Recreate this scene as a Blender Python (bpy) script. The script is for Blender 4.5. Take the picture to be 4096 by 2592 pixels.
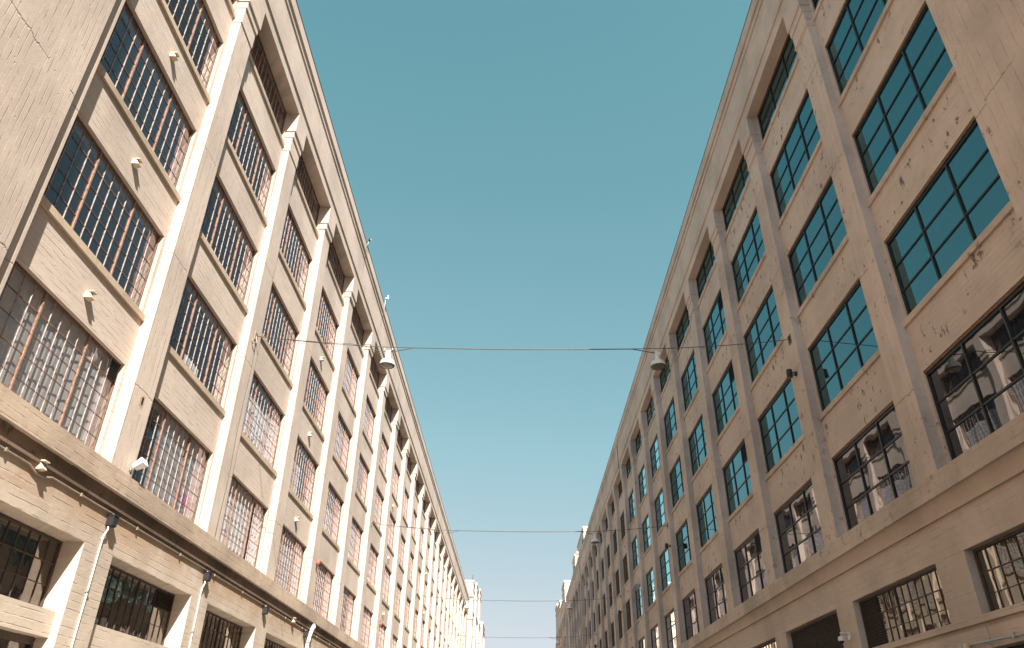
import bpy, math, random
from mathutils import Vector, Matrix
random.seed(7)
R_ = math.radians
for o in list(bpy.data.objects): bpy.data.objects.remove(o)
S = bpy.context.scene
C = bpy.data.collections.new('place'); S.collection.children.link(C)
EYE = 1.65                      # height of the eye above the road; z below is measured from the eye

# ------------------------------------------------------------------ camera
cam = bpy.data.cameras.new('camera'); co = bpy.data.objects.new('camera', cam); C.objects.link(co); S.camera = co
cam.sensor_width = 36; cam.lens = 26.011; cam.clip_start = 0.1; cam.clip_end = 3000
pit, yaw, rol = 0.5292066, -0.01002385, 0.01044585
fw = Vector((math.sin(yaw)*math.cos(pit), math.cos(yaw)*math.cos(pit), math.sin(pit)))
rt = Vector((math.cos(yaw), -math.sin(yaw), 0)); up = rt.cross(fw)
r2 = rt*math.cos(rol)+up*math.sin(rol); u2 = -rt*math.sin(rol)+up*math.cos(rol)
co.matrix_world = Matrix(((r2.x,u2.x,-fw.x,0),(r2.y,u2.y,-fw.y,0),(r2.z,u2.z,-fw.z,EYE),(0,0,0,1)))

# ------------------------------------------------------------------ sky, sun, exposure
SUN = Vector((1, -2.6, 2.5)).normalized()       # towards the sun
elev = math.asin(SUN.z); azim = math.atan2(SUN.x, SUN.y)
W = bpy.data.worlds.new('World'); S.world = W; W.use_nodes = True
nt = W.node_tree; nt.nodes.clear()
sky = nt.nodes.new('ShaderNodeTexSky'); sky.sky_type = 'NISHITA'; sky.sun_disc = False
sky.sun_elevation = elev; sky.sun_rotation = azim
sky.air_density = 1.0; sky.dust_density = 2.0; sky.ozone_density = 1.0; sky.altitude = 50
EXPO = 1.95
sp_ = nt.nodes.new('ShaderNodeSeparateColor'); nt.links.new(sky.outputs[0], sp_.inputs[0])
dv = nt.nodes.new('ShaderNodeMath'); dv.operation = 'DIVIDE'; dv.inputs[1].default_value = 8.0; nt.links.new(sp_.outputs[1], dv.inputs[0])
rp = nt.nodes.new('ShaderNodeValToRGB'); rp.color_ramp.interpolation = 'LINEAR'
stops = [(0.0,(.08,.24,.30)),(.145,(.147,.356,.423)),(.2125,(.227,.451,.533)),(.325,(.345,.585,.665)),(.625,(.68,.745,.805)),(1.0,(.95,.93,.93))]
e_ = rp.color_ramp.elements
e_[0].position = stops[0][0]; e_[0].color = (*stops[0][1],1); e_[1].position = stops[-1][0]; e_[1].color = (*stops[-1][1],1)
for p_, c_ in stops[1:-1]:
    n_ = e_.new(p_); n_.color = (*c_,1)
nt.links.new(dv.outputs[0], rp.inputs[0])
mxv = nt.nodes.new('ShaderNodeMath'); mxv.operation = 'MAXIMUM'; mxv.inputs[1].default_value = 1.0; nt.links.new(dv.outputs[0], mxv.inputs[0])
mnv = nt.nodes.new('ShaderNodeMath'); mnv.operation = 'MINIMUM'; mnv.inputs[1].default_value = 3.0; nt.links.new(mxv.outputs[0], mnv.inputs[0])
vs_ = nt.nodes.new('ShaderNodeVectorMath'); vs_.operation = 'SCALE'; nt.links.new(rp.outputs[0], vs_.inputs[0]); nt.links.new(mnv.outputs[0], vs_.inputs['Scale'])
tn = nt.nodes.new('ShaderNodeVectorMath'); tn.operation = 'SCALE'; tn.inputs['Scale'].default_value = 10.0/2**EXPO; nt.links.new(vs_.outputs[0], tn.inputs[0])
bg = nt.nodes.new('ShaderNodeBackground'); bg.inputs[1].default_value = 0.1
wo = nt.nodes.new('ShaderNodeOutputWorld')
nt.links.new(tn.outputs[0], bg.inputs[0]); nt.links.new(bg.outputs[0], wo.inputs[0])
sl = bpy.data.lights.new('sun', 'SUN'); sl.energy = 3.1; sl.angle = R_(0.5); sl.color = (1.0, 0.93, 0.84)
so = bpy.data.objects.new('sun', sl); C.objects.link(so); so.rotation_euler = SUN.to_track_quat('Z', 'Y').to_euler(); so.location = (20, -60, 80)
S.view_settings.view_transform = 'Standard'; S.view_settings.look = 'None'; S.view_settings.gamma = 1
S.view_settings.exposure = EXPO; S.view_settings.use_curve_mapping = False
S.render.engine = 'CYCLES'
try:
    S.cycles.max_bounces = 8; S.cycles.transparent_max_bounces = 16; S.cycles.caustics_reflective = False; S.cycles.caustics_refractive = False
except Exception: pass

# ------------------------------------------------------------------ object helpers
WL = {}                                        # world location of every object made
def put(name, data, loc=(0,0,0), parent=None, label=None, cat=None, group=None, kind=None, rz=0):
    o = bpy.data.objects.new(name, data); C.objects.link(o)
    loc = Vector(loc); WL[o.name] = loc
    if parent:
        o.parent = parent; o.location = loc - WL[parent.name]
    else: o.location = loc
    if rz: o.rotation_euler.z = rz
    if label: o['label'] = label
    if cat: o['category'] = cat
    if group: o['group'] = group
    if kind: o['kind'] = kind
    return o
class MB:
    """collects boxes, tubes and lathes; mesh() returns one mesh with its materials"""
    def __init__(s): s.v=[]; s.f=[]; s.m=[]; s.mats=[]; s.sm=[]
    def mi(s, mat):
        if mat not in s.mats: s.mats.append(mat)
        return s.mats.index(mat)
    def add(s, vs, fs, mat, smooth=False):
        b=len(s.v); s.v+= [tuple(v) for v in vs]; i=s.mi(mat)
        for f in fs: s.f.append([b+k for k in f]); s.m.append(i); s.sm.append(smooth)
    def box(s, x0,x1,y0,y1,z0,z1, mat, near=None):
        x0,x1=sorted((x0,x1)); y0,y1=sorted((y0,y1)); z0,z1=sorted((z0,z1))
        vs=[(x0,y0,z0),(x1,y0,z0),(x1,y1,z0),(x0,y1,z0),(x0,y0,z1),(x1,y0,z1),(x1,y1,z1),(x0,y1,z1)]
        fs=[(0,3,2,1),(4,5,6,7),(0,1,5,4),(1,2,6,5),(2,3,7,6),(3,0,4,7)]
        s.add(vs,[f for i,f in enumerate(fs) if i!=2],mat)
        s.add(vs,[fs[2]],near or mat)            # the end that faces down the street towards -y
    def rough(s, x0,x1,y0,y1,z0,z1, mat, axis='y', n=40, amp=.006, chips=.0, near=None, front=0, seed=0):
        """box cut into n slices along axis, its corners worn: every slice's corners move a little"""
        rnd=random.Random(seed); x0,x1=sorted((x0,x1)); y0,y1=sorted((y0,y1)); z0,z1=sorted((z0,z1))
        vs=[]
        for i in range(n+1):
            t=i/n
            for (a,b) in ((0,0),(1,0),(1,1),(0,1)):
                j=[rnd.gauss(0,amp) for _ in range(2)]
                c=-rnd.random()*chips if rnd.random()<.12 else 0
                if axis=='y': 
                    sx=1 if a else -1; sz=1 if b else -1
                    isf=(front>0)==(a==1) if front else True
                    vs.append(((x1 if a else x0)+(j[0]+sx*c if isf else 0), y0+(y1-y0)*t, (z1 if b else z0)+(j[1]+sz*c if isf else 0)))
                else:
                    sx=1 if a else -1; sy=1 if b else -1
                    isf=(front>0)==(a==1) if front else True
                    vs.append(((x1 if a else x0)+(j[0]*.6+sx*c if isf else 0), (y1 if b else y0)+(j[1]+sy*c if isf else 0), z0+(z1-z0)*t))
        fs=[];fn=[]
        for i in range(n):
            k=4*i
            for q in range(4):
                q2=(q+1)%4
                f=(k+q,k+q2,k+4+q2,k+4+q)
                if axis=='y': f=f[::-1]
                (fn if (axis=='z' and q==0) else fs).append(f)
        e=4*n
        ends=[(0,1,2,3),(e+3,e+2,e+1,e)] if axis=='y' else [(0,3,2,1),(e,e+1,e+2,e+3)]
        s.add(vs,fs+ends,mat)
        if fn: s.add(vs,fn,near or mat)
    def tube(s, pts, r, mat, n=8, caps=True):
        pts=[Vector(p) for p in pts]; vs=[]; fs=[]
        up0=Vector((0,0,1))
        for i,p in enumerate(pts):
            d=(pts[min(i+1,len(pts)-1)]-pts[max(i-1,0)]).normalized()
            a=d.cross(up0) if abs(d.z)<.95 else d.cross(Vector((1,0,0)))
            a.normalize(); b=d.cross(a)
            rr=r[i] if isinstance(r,(list,tuple)) else r
            for k in range(n):
                t=2*math.pi*k/n; vs.append(p+(a*math.cos(t)+b*math.sin(t))*rr)
        for i in range(len(pts)-1):
            for k in range(n):
                k2=(k+1)%n; fs.append((i*n+k,i*n+k2,(i+1)*n+k2,(i+1)*n+k))
        if caps: fs.append(tuple(range(n))[::-1]); fs.append(tuple((len(pts)-1)*n+k for k in range(n)))
        s.add(vs,[f[::-1] for f in fs],mat,True)
    def lathe(s, prof, mat, c=(0,0,0), n=28, smooth=True):
        vs=[];fs=[]
        for r,z in prof:
            for k in range(n):
                t=2*math.pi*k/n; vs.append((c[0]+r*math.cos(t),c[1]+r*math.sin(t),c[2]+z))
        for i in range(len(prof)-1):
            for k in range(n):
                k2=(k+1)%n; fs.append((i*n+k,i*n+k2,(i+1)*n+k2,(i+1)*n+k))
        s.add(vs,fs,mat,smooth)
    def mesh(s, name='mesh'):
        m=bpy.data.meshes.new(name); m.from_pydata(s.v,[],s.f)
        for a in s.mats: m.materials.append(a)
        m.polygons.foreach_set('material_index',s.m); m.polygons.foreach_set('use_smooth',s.sm); m.update()
        return m

# ------------------------------------------------------------------ materials
def newmat(name):
    m=bpy.data.materials.new(name); m.use_nodes=True; m.node_tree.nodes.clear(); return m, m.node_tree
class G:
    """tiny node-graph helper"""
    def __init__(s,nt): s.nt=nt
    def n(s,t,**k):
        x=s.nt.nodes.new(t)
        for a,b in k.items(): setattr(x,a,b)
        return x
    def L(s,a,b): s.nt.links.new(a,b)
    def m(s,op,a,b=None,c=None,clamp=False):
        x=s.n('ShaderNodeMath',operation=op); x.use_clamp=clamp
        for i,v in enumerate((a,b,c)):
            if v is None: continue
            if isinstance(v,(int,float)): x.inputs[i].default_value=v
            else: s.L(v,x.inputs[i])
        return x.outputs[0]
    def pos(s): return s.n('ShaderNodeNewGeometry').outputs['Position']
    def sep(s,v):
        x=s.n('ShaderNodeSeparateXYZ'); s.L(v,x.inputs[0]); return x.outputs
    def comb(s,a,b,c):
        x=s.n('ShaderNodeCombineXYZ')
        for i,v in enumerate((a,b,c)):
            if isinstance(v,(int,float)): x.inputs[i].default_value=v
            else: s.L(v,x.inputs[i])
        return x.outputs[0]
    def scale(s,v,k):
        x=s.n('ShaderNodeVectorMath',operation='MULTIPLY'); s.L(v,x.inputs[0]); x.inputs[1].default_value=k; return x.outputs[0]
    def noise(s,v,sc,det=4,rough=.55):
        x=s.n('ShaderNodeTexNoise'); s.L(v,x.inputs['Vector']); x.inputs['Scale'].default_value=sc; x.inputs['Detail'].default_value=det; x.inputs['Roughness'].default_value=rough; return x.outputs['Fac']
    def rng(s,v,a,b,c=0.,d=1.,smooth=True):
        x=s.n('ShaderNodeMapRange'); x.interpolation_type='SMOOTHSTEP' if smooth else 'LINEAR'; s.L(v,x.inputs[0])
        for i,k in enumerate((a,b,c,d)): x.inputs[i+1].default_value=k
        return x.outputs[0]
    def mix(s,f,a,b,blend='MIX'):
        x=s.n('ShaderNodeMix',data_type='RGBA',blend_type=blend)
        for i,v in ((0,f),(6,a),(7,b)):
            if isinstance(v,(int,float)): x.inputs[i].default_value=v
            elif isinstance(v,tuple): x.inputs[i].default_value=(*v[:3],1)
            else: s.L(v,x.inputs[i])
        return x.outputs[2]
def concrete(name, col, board=None, pitch=.14, relief=1., peel=0, peelcol=(.16,.125,.105), stain=.25, staincol=None, joints=False, specks=.5, band=None):
    m,nt=newmat(name); g=G(nt); P=g.pos(); x,y,z=g.sep(P)
    xy=g.m('ADD',x,y)
    big=g.noise(P,.35,5,.6); mid=g.noise(P,2.2,6,.65); fine=g.noise(P,28,3,.6)
    c=g.mix(g.rng(big,.35,.7), tuple(k*1.06 for k in col), tuple(k*(1-stain*.6) for k in col))
    sc=staincol or tuple(k*f for k,f in zip(col,(.72,.62,.52)))
    c=g.mix(g.m('MULTIPLY',g.rng(mid,.52,.78),stain), c, sc)
    # drips and soot runs falling down the face
    st=g.noise(g.comb(g.m('MULTIPLY',xy,3.2),0,g.m('MULTIPLY',z,.28)),1.6,4,.6)
    c=g.mix(g.m('MULTIPLY',g.rng(st,.55,.8),stain*1.1), c, tuple(k*.66 for k in col))
    h=g.m('MULTIPLY',fine,.0012)
    lump=g.noise(g.scale(P,(5,5,9)),1.4,5,.7)
    h=g.m('ADD',h,g.m('MULTIPLY',lump,.010*relief))
    if board:
        a,b=(z,xy) if board=='h' else (xy,z)
        wob=g.m('MULTIPLY',g.noise(P,.9,2),.05)
        q=g.m('DIVIDE',g.m('ADD',a,wob),pitch); fr=g.m('FRACT',q); idn=g.m('FLOOR',q)
        d=g.m('MINIMUM',fr,g.m('SUBTRACT',1,fr))
        line=g.rng(d,.0,.09,1,0)
        br=g.noise(g.comb(g.m('MULTIPLY',b,1.3),g.m('MULTIPLY',idn,3.7),0),1.3,4,.6)
        line=g.m('MULTIPLY',line,g.rng(br,.42,.62))
        wn=g.n('ShaderNodeTexWhiteNoise',noise_dimensions='1D'); g.L(idn,wn.inputs['W'])
        h=g.m('ADD',h,g.m('MULTIPLY',wn.outputs['Value'],.006*relief))
        h=g.m('SUBTRACT',h,g.m('MULTIPLY',line,.016*relief))
        gr=g.noise(g.comb(g.m('MULTIPLY',b,1.2),0,g.m('MULTIPLY',a,26)),1.5,4,.7)
        h=g.m('ADD',h,g.m('MULTIPLY',gr,.006*relief))
        c=g.mix(g.m('MULTIPLY',line,.38),c,tuple(k*.38 for k in col))
        c=g.mix(g.m('MULTIPLY',g.rng(wn.outputs['Value'],.0,1.,0,.14),1.),c,tuple(k*.7 for k in col))
    if joints:
        jz=g.m('ADD',z,g.m('MULTIPLY',g.noise(P,3.5,4,.7),.22))
        q=g.m('FRACT',g.m('DIVIDE',g.m('SUBTRACT',jz,joints),3.92)); d=g.m('MINIMUM',q,g.m('SUBTRACT',1,q))
        ln=g.m('MULTIPLY',g.rng(d,.0,.006,1,0),g.rng(g.noise(P,1.1,3),.38,.5))
        h=g.m('SUBTRACT',h,g.m('MULTIPLY',ln,.03)); c=g.mix(g.m('MULTIPLY',ln,.7),c,tuple(k*.3 for k in col))
    if specks:
        v=g.n('ShaderNodeTexVoronoi'); g.L(P,v.inputs['Vector']); v.inputs['Scale'].default_value=5.5
        sp=g.m('MULTIPLY',g.rng(v.outputs['Distance'],.05,.13,1,0),g.rng(g.noise(P,1.7,2),.5,.62))
        h=g.m('SUBTRACT',h,g.m('MULTIPLY',sp,.02)); c=g.mix(g.m('MULTIPLY',sp,specks),c,tuple(k*.42 for k in col))
    if band:
        z0,z1,bc,amt=band
        zz=g.m('ADD',z,g.m('MULTIPLY',g.m('SUBTRACT',g.noise(g.scale(P,(1,.55,1.6)),1.6,5,.65),.5),1.3))
        c=g.mix(g.m('MULTIPLY',g.m('MULTIPLY',g.rng(zz,z0,z1),g.rng(g.noise(P,.8,4,.6),.30,.5)),amt),c,bc)
    if peel:
        pn=g.noise(g.scale(P,(1,1.5,1)),2.6,8,.72); reg=g.noise(P,.42,2,.5)
        pk=g.m('MULTIPLY',g.rng(pn,.592,.612),g.rng(reg,.42,.54))
        pk=g.m('MULTIPLY',pk,peel)
        h=g.m('SUBTRACT',h,g.m('MULTIPLY',pk,.012)); c=g.mix(pk,c,peelcol)
    bp=g.n('ShaderNodeBump'); bp.inputs['Strength'].default_value=.55; bp.inputs['Distance'].default_value=1.; g.L(h,bp.inputs['Height'])
    b=g.n('ShaderNodeBsdfPrincipled'); g.L(c,b.inputs['Base Color']); g.L(bp.outputs[0],b.inputs['Normal'])
    b.inputs['Roughness'].default_value=.88; b.inputs['Specular IOR Level'].default_value=.25
    o=g.n('ShaderNodeOutputMaterial'); g.L(b.outputs[0],o.inputs[0]); return m
def plain(name,col,rough=.6,metal=0,var=.15,scale=20,col2=None,bump=0):
    m,nt=newmat(name); g=G(nt); P=g.pos(); f=g.noise(P,scale,4,.65)
    c=g.mix(g.rng(f,.38,.68),tuple(k*(1+var) for k in col),col2 or tuple(k*(1-var) for k in col))
    b=g.n('ShaderNodeBsdfPrincipled'); g.L(c,b.inputs['Base Color']); b.inputs['Roughness'].default_value=rough; b.inputs['Metallic'].default_value=metal
    if bump:
        bp=g.n('ShaderNodeBump'); bp.inputs['Distance'].default_value=bump; g.L(f,bp.inputs['Height']); g.L(bp.outputs[0],b.inputs['Normal'])
    o=g.n('ShaderNodeOutputMaterial'); g.L(b.outputs[0],o.inputs[0]); return m
def glass_clear(name, mult=1.25, refl=(.95,.78,.86), dirt=(.10,.105,.11), dirtfac=.10, wav=.0015, wsc=2.2):
    """old float glass in a steel sash: a share of grime, a share of clear, fresnel mirror on top"""
    m,nt=newmat(name); g=G(nt); P=g.pos()
    tr=g.n('ShaderNodeBsdfTransparent'); tr.inputs[0].default_value=(.95,.97,.97,1)
    df=g.n('ShaderNodeBsdfDiffuse'); df.inputs[0].default_value=(*dirt,1)
    gl=g.n('ShaderNodeBsdfGlossy'); gl.inputs[0].default_value=(*refl,1); gl.inputs['Roughness'].default_value=.03
    bp=g.n('ShaderNodeBump'); bp.inputs['Distance'].default_value=1; bp.inputs['Strength'].default_value=1
    g.L(g.m('MULTIPLY',g.noise(P,wsc,2,.4),wav*4),bp.inputs['Height']); g.L(bp.outputs[0],gl.inputs['Normal'])
    mx=g.n('ShaderNodeMixShader'); g.L(g.rng(g.noise(P,3,5,.6),.3,.8,dirtfac*.6,dirtfac),mx.inputs[0]); g.L(tr.outputs[0],mx.inputs[1]); g.L(df.outputs[0],mx.inputs[2])
    lw=g.n('ShaderNodeLayerWeight'); lw.inputs[0].default_value=.5
    sch=g.m('ADD',g.m('MULTIPLY',g.m('POWER',lw.outputs['Facing'],5),.96),.04)
    m2=g.n('ShaderNodeMixShader'); g.L(g.m('MULTIPLY',sch,mult,clamp=True),m2.inputs[0]); g.L(mx.outputs[0],m2.inputs[1]); g.L(gl.outputs[0],m2.inputs[2])
    o=g.n('ShaderNodeOutputMaterial'); g.L(m2.outputs[0],o.inputs[0]); return m
def glass_mirror(name, refl, body, base=.34, wav=.002, wsc=1.5, vstretch=1.):
    m,nt=newmat(name); g=G(nt); P=g.pos()
    df=g.n('ShaderNodeBsdfDiffuse'); df.inputs[0].default_value=(*body,1)
    gl=g.n('ShaderNodeBsdfGlossy'); gl.inputs[0].default_value=(*refl,1); gl.inputs['Roughness'].default_value=.015
    bp=g.n('ShaderNodeBump'); bp.inputs['Distance'].default_value=1; bp.inputs['Strength'].default_value=1
    n1=g.m('MULTIPLY',g.noise(g.scale(P,(1,1,vstretch)),wsc,1.5,.4),wav*4)
    g.L(n1,bp.inputs['Height']); g.L(bp.outputs[0],gl.inputs['Normal'])
    fr=g.n('ShaderNodeFresnel'); fr.inputs[0].default_value=1.5
    m2=g.n('ShaderNodeMixShader'); g.L(g.m('ADD',g.m('MULTIPLY',fr.outputs[0],1.0),base,clamp=True),m2.inputs[0]); g.L(df.outputs[0],m2.inputs[1]); g.L(gl.outputs[0],m2.inputs[2])
    o=g.n('ShaderNodeOutputMaterial'); g.L(m2.outputs[0],o.inputs[0]); return m

LC=(.60,.50,.425); RC=(.64,.50,.415)
M={}
M['Lh']=concrete('cream board marked concrete',LC,'h',stain=.3)
M['Lv']=concrete('cream upright board concrete',LC,'v',.20,.8,stain=.25,joints=.06+EYE)
M['Lpier']=concrete('cream broad pier concrete',tuple(k*.98 for k in LC),'v',.15,.6,stain=.3,joints=.1+EYE)
M['Lfr']=concrete('cream frieze concrete',(.60,.495,.42),'h',.22,.6,stain=.28)
M['Lbelt']=concrete('stained belt concrete',(.55,.43,.33),'h',.16,1.1,stain=.55,staincol=(.30,.195,.125))
M['Lunder']=concrete('stained and shade darkened underside concrete',(.24,.165,.12),'h',.2,1.2,stain=.9,staincol=(.10,.075,.06),peel=.9,peelcol=(.035,.03,.028))  # stain and peeling, with the belt's shade also put into the base colour
M['Lgr']=concrete('cream ground storey concrete',(.58,.485,.395),'h',.17,1.0,stain=.35,band=(5.55,6.35,(.42,.27,.16),.7))
M['Lrev']=concrete('cream smooth reveal',(.60,.50,.41),None,stain=.15,specks=.3)
M['Lsill']=concrete('ochre stained sill',(.55,.44,.33),'h',.3,1.2,stain=.5,staincol=(.33,.2,.11))
M['Lsoff']=concrete('ochre soffit',(.50,.35,.235),None,stain=.3,specks=.4)
M['Rh']=concrete('peeling tan board marked concrete',RC,'h',.13,.8,peel=1,stain=.25)
M['Rv']=concrete('tan pilaster concrete',RC,'v',.26,.6,peel=.8,stain=.35,joints=.06+EYE)
M['Rbare']=concrete('bare grey concrete strip',(.53,.495,.49),None,stain=.4,peel=.5,peelcol=(.25,.22,.2))
M['Rpier']=concrete('tan broad pier concrete',RC,'v',.3,.8,stain=.4,joints=.1+EYE)
M['Rfr']=concrete('tan frieze concrete',RC,'h',.2,.7,stain=.35)
M['Rbelt']=concrete('tan belt concrete',(.62,.485,.39),'h',.2,.8,peel=1,peelcol=(.36,.27,.21),stain=.5)
M['Rcove']=concrete('rose tan cove',(.56,.43,.345),None,stain=.3)
M['Rgr']=concrete('tan ground storey concrete',(.61,.475,.39),'h',.17,.7,stain=.35)
M['Rsoff']=concrete('rust stained soffit',(.42,.26,.16),None,stain=.5,specks=.4)
M['rust']=plain('rusty steel',(.31,.185,.13),.75,0,.25,14,(.19,.12,.09))
M['rustbar']=plain('flaking pink primed steel bar',(.43,.385,.355),.7,0,.15,9,(.27,.20,.16))
M['rustdk']=plain('dark rusted steel',(.10,.065,.05),.75,0,.3,5,(.24,.13,.08))
M['dkbar']=plain('dark bronze steel bar',(.055,.042,.036),.6,0,.3,10,(.10,.055,.035))
M['black']=plain('black aluminium',(.012,.014,.015),.4,0,.2,6)
M['wood']=plain('brown timber stop',(.17,.085,.04),.7,0,.35,12,(.08,.045,.03))
M['louv']=plain('black louvre metal',(.02,.02,.02),.5)
M['louvb']=plain('brown louvre metal',(.045,.028,.022),.7,0,.3,8)
M['Lglass']=glass_clear('clear old glass')
M['Lgglass']=glass_clear('grimy ground storey glass',2.0,(.95,.9,.85),dirt=(.05,.045,.04),dirtfac=.3,wav=.001)
M['Rteal']=glass_mirror('teal mirror glass',(.50,.86,.90),(.010,.022,.026),.20,.0006,1.2)
M['Rwavy']=glass_mirror('wavy mirror glass',(.95,.93,.95),(.010,.011,.013),.13,.0013,.9,.6)
M['Rold']=glass_mirror('old wavy pane glass',(.9,.86,.76),(.03,.027,.024),.16,.0016,1.6,.5)
M['Rdark']=glass_mirror('dark grimy glass',(.8,.7,.6),(.03,.024,.02),.03,.001,1.5)
M['blind']=plain('pale blind cloth',(.84,.80,.83),.9,0,.05,1.5)
M['blind2']=plain('grey blind cloth',(.5,.48,.5),.9,0,.08,1.5)
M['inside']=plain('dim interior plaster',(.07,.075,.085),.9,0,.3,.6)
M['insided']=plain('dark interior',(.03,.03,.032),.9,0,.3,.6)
M['white']=plain('white enamel',(.78,.78,.77),.35,0,.04,5)
M['cream']=plain('cream painted sheet metal',(.62,.52,.38),.6,0,.1,8)
M['greym']=plain('grey galvanised steel',(.42,.43,.43),.4,.6,.12,15)
M['conduit']=plain('painted conduit',(.33,.26,.20),.6,0,.15,8)
M['blk']=plain('black painted box',(.022,.022,.025),.45,0,.2,12)
M['wire']=plain('steel wire rope',(.10,.10,.10),.5,.3,.2,30)
M['red']=plain('faded red enamel',(.42,.12,.10),.5,0,.2,20)
M['pink']=plain('pink paper',(.95,.14,.36),.7,0,.12,9)
M['lens']=plain('lamp glass lens',(.15,.135,.11),.15,0,.3,18)
M['roof']=plain('roofing gravel',(.18,.17,.16),.95,0,.2,4)
M['asph']=plain('pale concrete roadway',(.33,.305,.27),.9,0,.25,6,bump=.01)  # road is out of view; tone kept pale to bounce light onto the facades
M['walk']=plain('pavement concrete',(.42,.39,.35),.9,0,.12,2)
M['paint']=plain('yellow road paint',(.6,.45,.08),.7,0,.1,5)
M['earth']=plain('dry ground',(.18,.15,.11),.95,0,.2,.3)

# ------------------------------------------------------------------ ground
def slab(name,x0,x1,y0,y1,z0,z1,mat):
    b=MB(); b.box(x0,x1,y0,y1,z0,z1,mat); return put(name,b.mesh(name),(0,0,0),kind='structure')
slab('ground',-900,900,-500,1400,-.5,-.008,M['earth'])
slab('road',-7.2,7.4,-60,400,-.2,0,M['asph'])
slab('pavement',-9.36,-7.2,-60,400,-.2,.14,M['walk'])
slab('pavement',7.4,9.62,-60,400,-.2,.14,M['walk'])
b=MB()
for k in range(40): b.box(.04,.16,-40+k*9,-40+k*9+4,.0,.005,M['paint'])
put('road_marking',b.mesh('road_marking'),kind='structure')

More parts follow.
